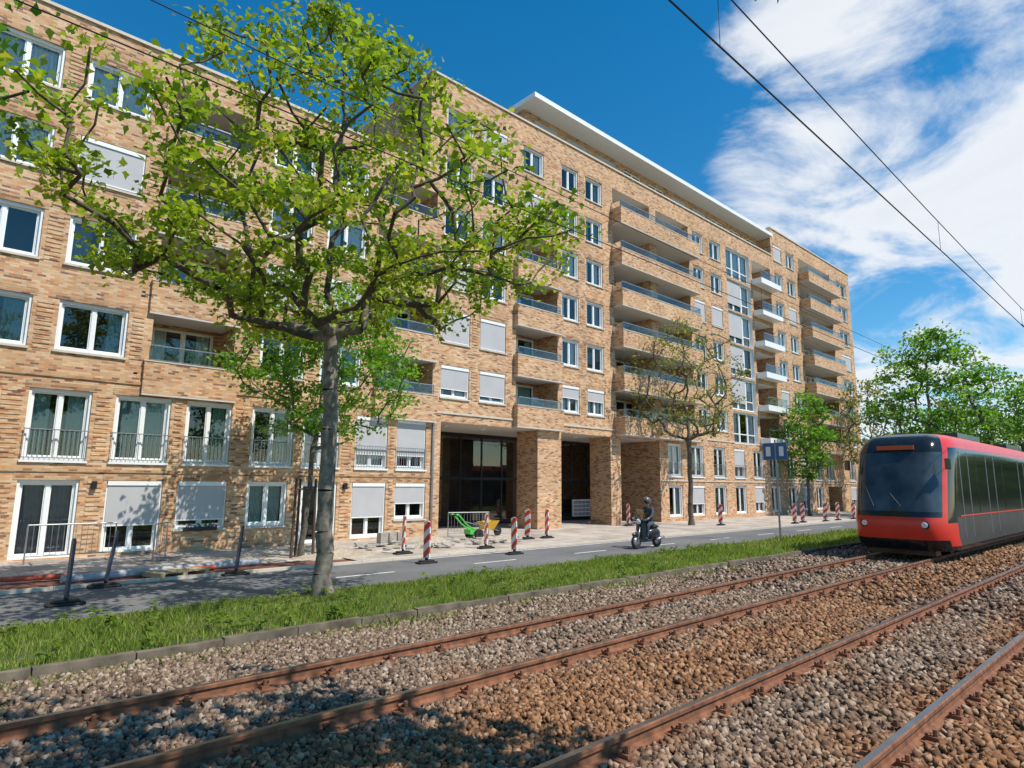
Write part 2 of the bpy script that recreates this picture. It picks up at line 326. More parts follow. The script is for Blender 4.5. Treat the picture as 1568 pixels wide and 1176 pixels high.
win.box(15.8,32.1,dg-.01,dg+.07,2.2,2.35,darkmet); win.box(15.8,32.1,dg-.01,dg+.07,-.12,.1,darkmet); win.box(15.8,32.1,dg-.01,dg+.07,4.45,4.648,darkmet)
win.poly([(15.8,dg+.03,-.1),(32.1,dg+.03,-.1),(32.1,dg+.03,4.6),(15.8,dg+.03,4.6)],glass)
win.box(28.5,30.4,dg-.5,dg-.4,.1,1.1,white)
for r_ in range(4):
    for c_ in range(5): win.box(28.56+c_*.365,28.88+c_*.365,dg-.52,dg-.502,.16+r_*.23,.34+r_*.23,greymet)
for x in(17.2,19.5,24.6,26.3,30): trim.lathe((x,YF+1.6,4.60),(0,0,1),[(0,.01),(0,.14),(.048,.14)],white,16)
for x0,x1,z in((-14,15.5,2.28),(-14,15.8,4.98)): trim.box(x0,x1,YF-.04,YF-.014,z-.05,z+.04,brickd)
trim.box(15.5,48.9,YF-.05,YF-.014,5.0,5.09,stone); trim.box(32.2,66,YF-.05,YF-.014,2.25,2.33,stone)
trim.box(-14,14.8,YF-.07,YF+.3,16.2,16.3,stone); trim.box(14.74,48.9,YF-.07,YF+.3,20.85,20.95,stone); trim.box(48.84,66.26,YF-.07,YF+.3,23.3,23.4,stone)
trim.box(14.74,15.1,YF+.3,YF+13,20.85,20.95,stone)
def relief(x0,x1,z0,z1):
    z=z0
    while z<z1-.05:
        trim.box(x0,x1,YF-.018,YF-.001,z,z+.062,brick); z+=.132
for a,b in LR:
    for x0,x1 in((1.54,1.93),(-1.3,-.55),(9.67,10.02),(7.3,7.75),(3.94,4.25)): relief(x0,x1,a,b)
for x0,x1 in((1.03,1.5),(3.24,3.6),(5.37,5.58),(7.26,7.66),(9.42,9.53),(11.22,11.6),(13.32,13.5),(-1.3,-.85)): relief(x0,x1,2.6,4.58); relief(x0,x1,.2,2.0)
for a,b in TR:
    for x0,x1 in((17.44,17.8),(24.97,25.38),(38.22,38.88)): relief(x0,x1,a,b)
D=YF+13
wall.poly([(14.8,YF,16.2),(14.8,YF,20.85),(14.8,D,20.85),(14.8,D,16.2)],brickd)
wall.poly([(48.9,YF,20.85),(48.9,YF,23.3),(48.9,D,23.3),(48.9,D,20.85)],brick)
wall.poly([(66.2,YF,-.35),(66.2,D,-.35),(66.2,D,23.3),(66.2,YF,23.3)],brick)
wall.poly([(-14,YF,-.35),(-14,YF,16.2),(-14,D,16.2),(-14,D,-.35)],brick)
for x0,x1,z in((-14,14.8,16.15),(14.8,48.9,20.8),(48.9,66.2,23.25)): wall.poly([(x0,YF,z),(x1,YF,z),(x1,D,z),(x0,D,z)],roofm)
for x0,x1,z in((-14,14.8,16.2),(14.8,48.9,20.85),(48.9,66.2,23.3)): wall.poly([(x0,D,-.35),(x0,D,z),(x1,D,z),(x1,D,-.35)],brick)
py=YF+1.0
pw=MB(); ph=[]
x=22.4
while x<48:
    ph.append((x,x+1.9,20.95,22.2)); x+=2.7
wallholes(pw,21.6,48.89,20.8,22.45,ph,py,brick); pw.poly([(21.6,py,20.8),(21.6,py,22.45),(21.6,D-2,22.45),(21.6,D-2,20.8)],brickd)
for q,h in enumerate(ph):
    reveal(wall,*h,py,py+.16,brick); glazing(h[0],h[1],h[2],h[3],py+.1,2,ct=None)
    if q in(0,1,2,5,6): trim.box(h[0],h[1],py+.03,py+.045,h[2],h[3],shut)
pw.box(21.2,48.88,YF-.25,D-1,22.45,22.72,white)
pw.obj('penthouse',bld)
for x in(3.4,11.4): trim.box(x-.06,x+.06,YF-.14,YF-.003,1.75,1.98,darkmet)
trim.box(15.34,15.42,YF-.09,YF-.01,-.2,4.9,greymet)
for a,b in LR+TR:
    for x in(4.15,7.6,12.2): trim.box(x-.05,x+.05,YF-.012,YF-.002,a-.45,a-.4,darkmet)
wall.obj('walls',bld); trim.obj('trim_and_parapets',bld); win.obj('windows',bld); rail.obj('railings',bld)
# ------------------------------------------------------------ ground
def sheet(name,x0,x1,y0,y1,z,m,z2=None):
    b=MB(); z2=z if z2 is None else z2
    b.poly([(x0,y0,z),(x1,y0,z),(x1,y1,z2),(x0,y1,z2)],m)
    return b.obj(name)
def multimat(n,cols,scale,bscale,bstr,rough=.9,detail=8,dist=.02):
    m,nt,b,o=newmat(n); tc=N(nt,'ShaderNodeTexCoord')
    a=N(nt,'ShaderNodeTexNoise'); a.inputs['Scale'].default_value=scale; a.inputs['Detail'].default_value=detail; a.inputs['Roughness'].default_value=.65; L(nt,tc.outputs['Object'],a.inputs['Vector'])
    c=N(nt,'ShaderNodeTexNoise'); c.inputs['Scale'].default_value=bscale; c.inputs['Detail'].default_value=4; L(nt,tc.outputs['Object'],c.inputs['Vector'])
    col=ramp(nt,a.outputs['Fac'],cols); s2=ramp(nt,c.outputs['Fac'],[(.3,(.7,.7,.7)),(.7,(1.2,1.2,1.2))])
    L(nt,mixc(nt,1.0,col,s2,'MULTIPLY'),b.inputs['Base Color']); b.inputs['Roughness'].default_value=rough
    bp=N(nt,'ShaderNodeBump'); bp.inputs['Strength'].default_value=bstr; bp.inputs['Distance'].default_value=dist; L(nt,c.outputs['Fac'],bp.inputs['Height']); L(nt,bp.outputs['Normal'],b.inputs['Normal'])
    return m
asph=multimat('asphalt',[(.3,(.12,.12,.123)),(.5,(.16,.16,.162)),(.7,(.205,.20,.195))],.4,60,.4)
soil=multimat('soil',[(.3,(.07,.06,.04)),(.6,(.07,.10,.03)),(.8,(.12,.11,.06))],.3,12,.5)
redp=multimat('red_paving',[(.3,(.17,.06,.04)),(.7,(.25,.11,.08))],.8,30,.3)
sand=multimat('sand',[(.3,(.38,.31,.23)),(.7,(.52,.44,.34))],.9,14,.7,dist=.05)
def pavermat(n,c1,c2,mort,s):
    m,nt,b,o=newmat(n); tc=N(nt,'ShaderNodeTexCoord'); br=N(nt,'ShaderNodeTexBrick'); L(nt,tc.outputs['Object'],br.inputs['Vector'])
    br.inputs['Color1'].default_value=(*c1,1); br.inputs['Color2'].default_value=(*c2,1); br.inputs['Mortar'].default_value=(*mort,1)
    br.inputs['Scale'].default_value=1; br.inputs['Brick Width'].default_value=s; br.inputs['Row Height'].default_value=s; br.inputs['Mortar Size'].default_value=.008
    nz=N(nt,'ShaderNodeTexNoise'); nz.inputs['Scale'].default_value=.7; nz.inputs['Detail'].default_value=8; L(nt,tc.outputs['Object'],nz.inputs['Vector'])
    L(nt,mixc(nt,1.0,br.outputs['Color'],ramp(nt,nz.outputs['Fac'],[(.3,(.65,.62,.58)),(.65,(1.1,1.08,1.05))]),'MULTIPLY'),b.inputs['Base Color']); b.inputs['Roughness'].default_value=.85
    return m
pav=pavermat('pavers',(.48,.42,.37),(.56,.50,.44),(.28,.25,.21),.3)
sheet('ground',-600,1500,-600,900,-.36,soil)
ballm=multimat('ballast_bed',[(.3,(.07,.042,.028)),(.5,(.15,.075,.038)),(.7,(.11,.085,.065))],1.2,26,1.0,dist=.05)
sheet('track_bed',-30,400,-3.2,8.8,-.17,ballm)
kerbm=plain('kerb_concrete',(.15,.12,.085),.9,noise=.5,scale=4,bump=.4)
kb=MB(); x=-20
while x<140: kb.box(x,x+.985,8.8+random.uniform(-.014,.014),8.92,-.3,-.03+random.uniform(-.014,.014),kerbm); x+=1
kb.obj('track_kerb')
sheet('grass_verge_soil',-30,400,8.92,12.0,-.05,soil,-.17)
sheet('road',-60,400,12.12,16.0,-.22,asph)
k2=MB();x=-20
while x<150: k2.box(x,x+.99,12.0,12.12,-.35,-.14,kerbm); k2.box(x,x+.99,16.0,16.12,-.35,-.15,stone); x+=1
k2.obj('road_kerb')
sheet('bicycle_path',-60,9,16.12,17.3,-.2,redp); sheet('bicycle_path',9,400,16.12,17.3,-.168,pav)
sheet('pavement',-60,9,17.3,YF,-.185,pav); sheet('pavement',9,400,17.3,YF+8,-.165,pav)
mk=MB(); wp=plain('road_paint',(.7,.7,.68),.6,noise=.15,scale=8)
x=7.2
while x<140: mk.poly([(x,13.95,-.216),(x+1.6,13.95,-.216),(x+1.6,14.05,-.216),(x,14.05,-.216)],wp); x+=4.2
mk.poly([(11,15.72,-.216),(90,15.72,-.216),(90,15.82,-.216),(11,15.82,-.216)],wp)
mk.obj('road_markings')
# ------------------------------------------------------------ rails
rust=plain('rail_rust',(.21,.085,.04),.85,noise=.45,scale=9,bump=.2); steel=plain('rail_steel',(.30,.29,.28),.3,.9,noise=.25,scale=3)
sm=plain('sleeper_wood',(.10,.065,.045),.9,noise=.3,scale=8,bump=.3)
for gi,(ya,yb) in enumerate(((1.9,3.42),(5.43,6.93))):
    tr=empty('tram_track',(0,(ya+yb)/2,-.1)); rm=MB()
    for y in(ya,yb):
        prof=[(-.08,-.15),(-.08,-.13),(-.022,-.11),(-.014,-.05),(-.037,-.04),(-.037,-.01),(-.026,0),(.026,0),(.037,-.01),(.037,-.04),(.014,-.05),(.022,-.11),(.08,-.13),(.08,-.15)]
        for i in range(len(prof)-1):
            a,b=prof[i],prof[i+1]; m=steel if i in(6,) else rust
            rm.poly([(-30,y+a[0],a[1]),(300,y+a[0],a[1]),(300,y+b[0],b[1]),(-30,y+b[0],b[1])],m)
        x=-1
        while x<60:
            rm.box(x-.1,x+.1,y-.22,y+.22,-.149,-.118,rust)
            for sgn in(-1,1):
                yc=y+sgn*.13
                rm.box(x-.04,x+.04,yc-.05,yc+.05,-.118,-.085,rust); rm.tube((x,yc+sgn*.02,-.09),(x,yc+sgn*.02,-.03),.022,.02,rust,8)
                rm.tube((x-.06,yc-sgn*.03,-.07),(x+.06,yc-sgn*.03,-.07),.016,.016,rust,6)
            x+=.75
    rm.obj('rails_and_fasteners',tr)
    sl_=MB(); x=-1
    while x<60: sl_.box(x-.13,x+.13,ya-.5,yb+.5,-.25,-.1495,sm); x+=.75
    sl_.obj('sleepers',tr)
def stones(xr,yr,dens,s0,s1):
    n=int((xr[1]-xr[0])*(yr[1]-yr[0])*dens); return np.c_[RNG.uniform(*xr,n),RNG.uniform(*yr,n)],RNG.uniform(s0,s1,n)
P=[];Sz=[]
for a in(((0,6),(.3,8.8),950,.011,.028),((6,13),(.3,8.8),420,.015,.033),((13,30),(2,8.8),90,.022,.042)):
    p,s=stones(*a);P.append(p);Sz.append(s)
P=np.concatenate(P);Sz=np.concatenate(Sz)
keep=np.ones(len(P),bool)
for y in(1.9,3.42,5.43,6.93): keep&=abs(P[:,1]-y)>.08+Sz*.6
P=P[keep];Sz=Sz[keep];n=len(P)
base=np.array([(x,y,z) for z in(-1,1) for y in(-1,1) for x in(-1,1)],float)
V=base[None]*RNG.uniform(.5,1.15,(n,1,3))+RNG.uniform(-.38,.38,(n,8,3)); V*=Sz[:,None,None]
q=RNG.normal(size=(n,4));q/=np.linalg.norm(q,axis=1)[:,None];w_,x_,y_,z_=q.T
RM=np.stack([1-2*(y_*y_+z_*z_),2*(x_*y_-z_*w_),2*(x_*z_+y_*w_),2*(x_*y_+z_*w_),1-2*(x_*x_+z_*z_),2*(y_*z_-x_*w_),2*(x_*z_-y_*w_),2*(y_*z_+x_*w_),1-2*(x_*x_+y_*y_)],1).reshape(n,3,3)
V=np.einsum('nij,nkj->nki',RM,V)
zz_=-.163+Sz*.5+RNG.uniform(0,.018,n)+.014*np.sin(P[:,0]*2.1+P[:,1]*3)*np.cos(P[:,1]*2.3)
V+=np.c_[P,zz_][:,None,:]
Fq=np.array([(0,2,3,1),(4,5,7,6),(0,1,5,4),(2,6,7,3),(0,4,6,2),(1,3,7,5)])
Fc=(np.arange(n)[:,None,None]*8+Fq[None]).reshape(-1,4)
def stonemat():
    m,nt,b,o=newmat('ballast_stone'); at=N(nt,'ShaderNodeAttribute',attribute_name='rnd')
    tc=N(nt,'ShaderNodeTexCoord'); nz=N(nt,'ShaderNodeTexNoise'); nz.inputs['Scale'].default_value=.7; nz.inputs['Detail'].default_value=5; L(nt,tc.outputs['Object'],nz.inputs['Vector'])
    g=ramp(nt,at.outputs['Fac'],[(0,(.07,.05,.038)),(.3,(.16,.12,.088)),(.6,(.24,.185,.135)),(.85,(.32,.26,.20)),(1,(.46,.40,.33))])
    r=ramp(nt,at.outputs['Fac'],[(0,(.10,.045,.02)),(.4,(.24,.105,.04)),(.8,(.36,.17,.07)),(1,(.44,.27,.15))])
    sp=N(nt,'ShaderNodeSeparateXYZ'); L(nt,tc.outputs['Object'],sp.inputs[0]); y=sp.outputs[1]
    d=M_(nt,'MINIMUM',M_(nt,'ABSOLUTE',M_(nt,'SUBTRACT',y,4.45)),M_(nt,'ABSOLUTE',M_(nt,'SUBTRACT',y,1.2)))
    f=M_(nt,'ADD',M_(nt,'SUBTRACT',1.2,M_(nt,'MULTIPLY',d,.7)),M_(nt,'MULTIPLY',M_(nt,'SUBTRACT',nz.outputs['Fac'],.5),2.2))
    mr=N(nt,'ShaderNodeMapRange'); L(nt,f,mr.inputs[0])
    for i,v in enumerate((.1,.9,.25,.92)): mr.inputs[i+1].default_value=v
    L(nt,mixc(nt,mr.outputs[0],g,r),b.inputs['Base Color']); b.inputs['Roughness'].default_value=.9
    return m
npmesh('ballast_gravel',V.reshape(-1,3),Fc,stonemat(),np.repeat(RNG.uniform(0,1,n),6))
# ------------------------------------------------------------ grass
def leafmat(n,cols,trans=.35,rough=.55):
    m,nt,b,o=newmat(n); at=N(nt,'ShaderNodeAttribute',attribute_name='rnd'); c=ramp(nt,at.outputs['Fac'],cols)
    L(nt,c,b.inputs['Base Color']); b.inputs['Roughness'].default_value=rough
    t=N(nt,'ShaderNodeBsdfTranslucent'); L(nt,mixc(nt,1.0,c,(1.6,1.7,.7),'MULTIPLY'),t.inputs[0]); mx=N(nt,'ShaderNodeMixShader'); mx.inputs[0].default_value=trans
    L(nt,b.outputs[0],mx.inputs[1]); L(nt,t.outputs[0],mx.inputs[2]); L(nt,mx.outputs[0],o.inputs[0]); return m
gm=leafmat('grass_blades',[(0,(.08,.14,.018)),(.4,(.19,.29,.035)),(.75,(.31,.38,.06)),(1,(.50,.42,.20))],.35)
def gz(y): return -.05-.12*(y-8.92)/3.08
def grass(xr,yr,n,h0,h1,wd,zf):
    x=RNG.uniform(*xr,n);y=RNG.uniform(*yr,n)
    cl=.5+.5*np.sin(x*1.7+np.sin(y*2.3)*2)*np.sin(y*3.1+x*.6)+RNG.normal(0,.25,n)
    k=RNG.uniform(0,1,n)<np.clip(.45+.6*cl,.15,1); x=x[k];y=y[k];cl=np.clip(cl[k],0,1.3);n=len(x)
    h=RNG.uniform(h0,h1,n)*(.4+.8*cl); t=RNG.uniform(0,2*np.pi,n); l=RNG.uniform(.1,.8,n)*h; t2=RNG.uniform(0,2*np.pi,n)
    z=zf(y)
    w2=wd*RNG.uniform(.6,1.4,n)
    a=np.c_[x-np.cos(t)*w2,y-np.sin(t)*w2,z];b=np.c_[x+np.cos(t)*w2,y+np.sin(t)*w2,z]
    mx_=x+np.cos(t2)*l*.35;my=y+np.sin(t2)*l*.35
    c=np.c_[mx_+np.cos(t)*w2*.8,my+np.sin(t)*w2*.8,z+h*.6];d=np.c_[mx_-np.cos(t)*w2*.8,my-np.sin(t)*w2*.8,z+h*.6]
    e=np.c_[x+np.cos(t2)*l,y+np.sin(t2)*l,z+h]
    V=np.stack([a,b,c,e,d],1).reshape(-1,3); F=np.arange(n*5).reshape(n,5)
    return V,F,np.clip(RNG.uniform(0,.75,n)+.3*(1-cl)+RNG.choice([0,.35],n,p=[.88,.12]),0,1)
Vs=[];Fs=[];As=[];off=0
for a in(((0,9),(8.9,12.05),46000,.04,.14,.004,gz),((9,20),(8.9,12.05),34000,.05,.16,.006,gz),((20,60),(8.9,12.05),26000,.07,.2,.014,gz),((-4,0),(8.9,12.05),6000,.05,.17,.006,gz),
    ((0,16),(8.35,8.85),6500,.03,.14,.004,lambda y:np.full(len(y),-.17)),((0,9),(7.6,8.6),1800,.03,.09,.004,lambda y:np.full(len(y),-.16))):
    v,f,at=grass(*a);Vs.append(v);Fs.append(f+off);As.append(at);off+=len(v)
n=1200;cx=np.repeat(RNG.uniform(.5,20,80),15);cy=np.repeat(RNG.uniform(8.9,11.9,80),15);t=RNG.uniform(0,6.28,n);l=RNG.uniform(.06,.16,n);hh=RNG.uniform(.05,.28,n)
z=gz(cy)+hh*.8
def at_(r,dt,dz): return np.c_[cx+np.cos(t+dt)*r,cy+np.sin(t+dt)*r,z+dz]
v=np.stack([at_(l*.1,0,0),at_(l*.6,-.5,.03),at_(l*.9,-.25,.03),at_(l*1.2,0,0),at_(l*.75,.4,.03)],1).reshape(-1,3)
Vs.append(v);Fs.append(np.arange(n*5).reshape(n,5)+off);As.append(RNG.uniform(0,.4,n))
npmesh('grass',np.concatenate(Vs),np.concatenate(Fs),gm,np.concatenate(As))
# ------------------------------------------------------------ trees
bark=plain('bark',(.19,.165,.13),.95,noise=.5,scale=7,bump=.7); barkd=plain('bark_dark',(.12,.10,.08),.95,noise=.35,scale=14,bump=.5); twig=plain('bark_limbs',(.10,.08,.06),.95,noise=.35,scale=10,bump=.4)
lm_main=leafmat('leaves_maple',[(0,(.08,.14,.012)),(.4,(.19,.28,.02)),(.75,(.33,.40,.035)),(.93,(.44,.40,.06)),(1,(.40,.22,.06))],.45)
lm_green=leafmat('leaves_green',[(0,(.05,.13,.014)),(.5,(.13,.28,.025)),(1,(.25,.40,.045))],.45)
lm_olive=leafmat('leaves_olive',[(0,(.09,.11,.02)),(.5,(.20,.22,.04)),(1,(.33,.29,.08))],.4)
lm_dark=leafmat('leaves_dark',[(0,(.045,.09,.014)),(.5,(.11,.20,.025)),(1,(.20,.29,.04))],.38)
def tree(name,base,zc,rx,rz,ntip,nleaf,ls,lm,tr,seed,bm=bark,fork=None,off=(0,0),flat=.55,sig=.3,shape=.35,up=.45,rzd=None,ex=2.15):
    rn=random.Random(seed); rg=np.random.default_rng(seed); bx,by,bz=base; rzd=rzd or rz
    e=empty(name,base); fork=fork or zc-rz*.9
    nodes=[Vector(base)];par=[-1]; top=zc+rz*up
    cx,cy=bx+off[0],by+off[1]; step=.4
    while nodes[-1].z<top:
        p=nodes[-1]; f=(p.z-bz)/(top-bz); k=.022 if p.z<fork else .07
        nodes.append(Vector((bx+off[0]*f+rn.gauss(0,k),by+off[1]*f+rn.gauss(0,k),p.z+step))); par.append(len(nodes)-2)
    att=[]
    while len(att)<ntip:
        v=Vector((rn.uniform(-1,1),rn.uniform(-1,1),rn.uniform(-1,1)))
        if v.length>1 or (v.length<.45 and rn.random()<.7): continue
        ang=math.atan2(v.y,v.x); irr=1+.13*math.sin(3*ang+seed)+.11*math.sin(5*ang+2*seed+v.z*3)
        s=(1-shape*max(0,v.z))*irr
        att.append(Vector((cx+v.x*rx*s,cy+v.y*rx*s,zc+v.z*(rz if v.z>0 else rzd))))
    fp=Vector((cx,cy,fork)); att.sort(key=lambda a:(a-fp).length)
    tips=[]
    for a in att:
        best=None;bd=1e9
        for i,nn in enumerate(nodes):
            if nn.z<fork-.1: continue
            d=a-nn; l=d.length; c=l+max(0,(nn.z+.3*math.hypot(d.x,d.y)-a.z))*1.1
            if c<bd: bd=c;best=i
        i=best; p=nodes[i]; d=a-p; n_=max(1,int(d.length/.38)); bend=Vector((rn.gauss(0,.06),rn.gauss(0,.06),rn.uniform(-.12,.02)))*d.length
        for s in range(1,n_+1):
            t=s/n_; q=p+d*t+bend*math.sin(math.pi*t)+Vector((rn.gauss(0,.03),rn.gauss(0,.03),rn.gauss(0,.03)))
            nodes.append(q);par.append(i);i=len(nodes)-1
        tips.append(i)
    m=len(nodes);rad=[0.0]*m;ch=[0]*m
    for i in range(m):
        if par[i]>=0: ch[par[i]]+=1
    acc=[0.0]*m
    for i in range(m-1,-1,-1):
        r=acc[i]**(1/ex) if ch[i] else .009
        rad[i]=r
        if par[i]>=0: acc[par[i]]+=r**ex
    k=tr/rad[0]
    for i in range(m): rad[i]=max(.006,min(rad[i]*k,tr))
    for i in range(1,m):
        if nodes[i].z<fork and par[i]==i-1: rad[i]=tr*(1-.2*(nodes[i].z-bz)/(fork-bz))
    rad[0]*=1.4
    b=MB()
    for i in range(1,m):
        b.tube(nodes[par[i]],nodes[i],rad[par[i]] if rad[par[i]]<rad[i]*1.9 else rad[i]*1.3,rad[i],bm if rad[i]>.09 else (twig if bm is bark else bm),10 if rad[i]>.06 else (6 if rad[i]>.02 else 4),cap=False)
    b.obj('trunk_and_branches',e,smooth=True)
    outer=[i for i in range(m) if rad[i]<max(.02,tr*.11) and nodes[i].z>fork]
    cent=np.array([nodes[i] for i in tips]+[nodes[i] for i in outer[::3]]); wt=np.r_[np.ones(len(tips))*3,np.ones(len(outer[::3]))]
    wt*=rg.uniform(.15,1.5,len(wt)); ci=rg.choice(len(cent),nleaf,p=wt/wt.sum()); tone=rg.uniform(0,.55,len(cent))
    c=cent[ci]+rg.normal(0,1,(nleaf,3))*np.array([sig,sig,sig*flat])
    nrm=rg.normal(0,1,(nleaf,3))+np.array([0,0,1.1]); nrm/=np.linalg.norm(nrm,axis=1)[:,None]
    a=np.cross(nrm,rg.normal(0,1,(nleaf,3)));a/=np.linalg.norm(a,axis=1)[:,None];bb=np.cross(nrm,a)
    s=(ls*rg.uniform(.5,1.25,nleaf))[:,None]
    out=[]
    for u,v,h in((-.5,0,0),(-.15,-.42,.07),(.12,-.2,.03),(.55,0,-.08),(.12,.2,.03),(-.15,.42,.07)): out.append(c+a*s*u+bb*s*v+nrm*s*h)
    V=np.stack(out,1).reshape(-1,3)
    npmesh('foliage',V,np.arange(nleaf*6).reshape(nleaf,6),lm,np.clip(tone[ci]+rg.uniform(0,.45,nleaf),0,1),e)
    return e
tree('maple_tree',(5.75,11.7,-.15),7.0,5.0,5.2,340,19000,.145,lm_main,.175,11,fork=4.7,off=(-.25,0),sig=.22,shape=.62,up=.8,rzd=1.9)
tree('maple_tree',(-3.9,11.7,-.15),8.6,5.0,3.8,200,12000,.17,lm_green,.17,23,fork=5.2,sig=.26,rzd=2.8)
tree('street_tree',(8.2,18.2,-.2),5.7,2.7,2.6,150,9500,.15,lm_green,.085,5,bm=barkd,fork=2.9,off=(.5,0),sig=.24)
tree('street_tree',(31.2,19.3,-.2),8.0,3.5,3.7,240,4200,.15,lm_olive,.15,32,bm=barkd,fork=4.4,sig=.25)
tree('street_tree',(48.6,20,-.2),6.0,2.1,3.4,100,4500,.24,lm_green,.12,41,bm=barkd,fork=2.8,sig=.33)
tree('street_tree',(60,19.0,-.2),7.6,3.4,4.0,140,3000,.24,lm_olive,.16,43,bm=barkd,fork=4,sig=.33)
tree('avenue_tree',(54,13.0,-.2),9.4,4.3,5,170,6500,.3,lm_green,.2,51,fork=4,sig=.42)
tree('avenue_tree',(80,11.6,-.2),8.8,4.8,5,150,5500,.36,lm_green,.2,53,fork=3.6,sig=.55)
tree('avenue_tree',(67,14,-.2),6.5,3.6,3.8,110,4500,.33,lm_dark,.2,55,fork=3,sig=.5)
tree('avenue_tree',(3.7,-1.7,-.2),7.4,3.0,1.9,130,5500,.2,lm_green,.17,61,fork=4.8,off=(-.5,1.3),sig=.3)
def forest(name,pts,lm):
    out=[];at=[]
    for x,y,r,h in pts:
        k=600; v=RNG.normal(0,1,(k,3)); v/=np.linalg.norm(v,axis=1)[:,None]; v*=RNG.uniform(.6,1.05,(k,1)); c=np.array([x,y,h*.5])+v*np.array([r,r,h*.5])
        nrm=RNG.normal(0,1,(k,3));nrm/=np.linalg.norm(nrm,axis=1)[:,None];a=np.cross(nrm,RNG.normal(0,1,(k,3)));a/=np.linalg.norm(a,axis=1)[:,None];b=np.cross(nrm,a);s=RNG.uniform(.4,1.0,(k,1))
        out.append(np.stack([c-a*s,c-b*s*.6,c+a*s,c+b*s*.6],1).reshape(-1,3)); at.append(RNG.uniform(0,1,k))
    V=np.concatenate(out); npmesh(name,V,np.arange(len(V)).reshape(-1,4),lm,np.concatenate(at))
forest('distant_trees',[(100+random.uniform(0,80),random.choice([-14,-6,12,20])+random.uniform(-3,3),random.uniform(3,5),random.uniform(8,11)) for _ in range(26)]+[(160+random.uniform(0,50),y,5,10) for y in range(-60,80,7)],lm_dark)
st=MB(); wood=plain('stake_wood',(.09,.06,.045),.9,noise=.3)
for dx,dy in((-.35,-.1),(.3,-.15),(-.02,.35)): st.tube((8.2+dx,18.2+dy,-.2),(8.2+dx*.9,18.2+dy*.9,2.1),.045,.04,wood)
st.tube((7.85,18.1,1.8),(8.5,18.05,1.8),.025,.025,wood); st.obj('tree_stakes')
# ------------------------------------------------------------ overhead wires
wm=plain('wire_copper',(.03,.03,.032),.5,.6)
ow=empty('overhead_wires',(2,4,6)); wb=MB()
for y,z,dz,sg,rr in((2.6,6.1,.5,.3,.010),(5.85,5.72,.42,.12,.007)):
    wb.tube((-40,y,z),(200,y,z),rr,rr,wm,6,False)
    for xs in range(-40,200,40):
        pts=[]
        for i in range(17):
            t=i/16; pts.append(Vector((xs+40*t,y,z+dz+sg*(2*t-1)**2)))
        for i in range(16): wb.tube(pts[i],pts[i+1],rr*.8,rr*.8,wm,6,False)
        for i in(2,5,8,11,14): wb.tube((pts[i].x,y,z),pts[i],.0035,.0035,wm,4,False)
        wb.tube((xs+19.9,y,z+.01),(xs+20.1,y,z+.01),.02,.02,wm,6)
wb.obj('wires',ow)
# ------------------------------------------------------------ tram
tram=empty('tram',(18,6.18,0)); tb=MB(); YC=6.18
red=plain('tram_red',(.66,.035,.02),.28,noise=.08,scale=2); blk=plain('tram_black',(.014,.016,.018),.1,noise=.2); dgrey=plain('tram_grey',(.055,.062,.062),.25,noise=.2,scale=1)
scr=plain('windscreen',(.045,.06,.07),.06,noise=.6,scale=1.2)
lampm,ntl,bl,ol=newmat('tram_headlight'); bl.inputs['Base Color'].default_value=(.8,.8,.75,1); bl.inputs['Roughness'].default_value=.1
amber,nta,ba,oa=newmat('tram_display'); ba.inputs['Base Color'].default_value=(.25,.05,.02,1); ba.inputs['Emission Color'].default_value=(1,.2,.05,1); ba.inputs['Emission Strength'].default_value=.06
zl=[.2,.32,.5,.75,.95,1.1,1.25,1.4,1.6,1.9,2.2,2.5,2.75,2.9,3.05,3.2,3.34,3.44,3.5]
def xf(z):
    pts=[(.2,.3),(.5,.06),(.95,0),(1.25,.08),(1.4,.14),(2.2,.42),(2.9,.72),(3.2,.92),(3.34,1.1),(3.44,1.35),(3.5,1.8)]
    for (a,b),(c,d) in zip(pts,pts[1:]):
        if z<=c+1e-6: return b+(d-b)*(z-a)/(c-a)
    return 1.8
def hw(z): return 1.30 if z<2.9 else 1.30-.06*((z-2.9)/.3) if z<3.2 else {3.34:1.17,3.44:1.02,3.5:.8}.get(z,1.24)
X0=17.75
xsd=[60,44,43.6,36,35.6,28,27.5,26,24.6,23.2,22,21,20.3]
rings=[]
for z in zl:
    H=hw(z);f=X0+xf(z); ring=[]
    for x in xsd: ring.append((x,-H,z))
    ncor=14; rx=1.3; ry=.55
    for i in range(ncor+1):
        t=i/ncor*math.pi/2; ring.append((f+rx*(1-math.sin(t)),-(H-ry)-ry*math.cos(t),z))
    for k in(-.35,0,.35): ring.append((f-.03*(1-abs(k)),k*H*.9,z))
    for i in range(ncor,-1,-1):
        t=i/ncor*math.pi/2; ring.append((f+rx*(1-math.sin(t)),(H-ry)+ry*math.cos(t),z))
    for x in reversed(xsd): ring.append((x,H,z))
    rings.append([(a,YC+b,c) for a,b,c in ring])
nr=len(rings[0])
for j in range(len(zl)-1):
    zc_=(zl[j]+zl[j+1])/2
    for i in range(nr-1):
        p=[rings[j][i],rings[j][i+1],rings[j+1][i+1],rings[j+1][i]]
        cx_=sum(a[0] for a in p)/4; k=min(i,nr-2-i)
        rel=cx_-X0-xf(zc_)
        if rel<.42:
            if zc_<.5: m=blk
            elif zc_<1.1: m=red
            elif zc_<1.3: m=blk
            elif zc_<2.92: m=scr if rel<.34 else blk
            else: m=blk
        elif rel<.66: m=red if zc_>.5 else blk
        else:
            if zc_>2.98: m=red if zc_<3.4 else dgrey
            elif zc_>1.15: m=blk
            elif zc_<.4: m=blk
            else: m=dgrey if rel>1.3 else (red if zc_<.9 else blk)
            if k in(1,3): m=blk
        tb.poly(p,m)
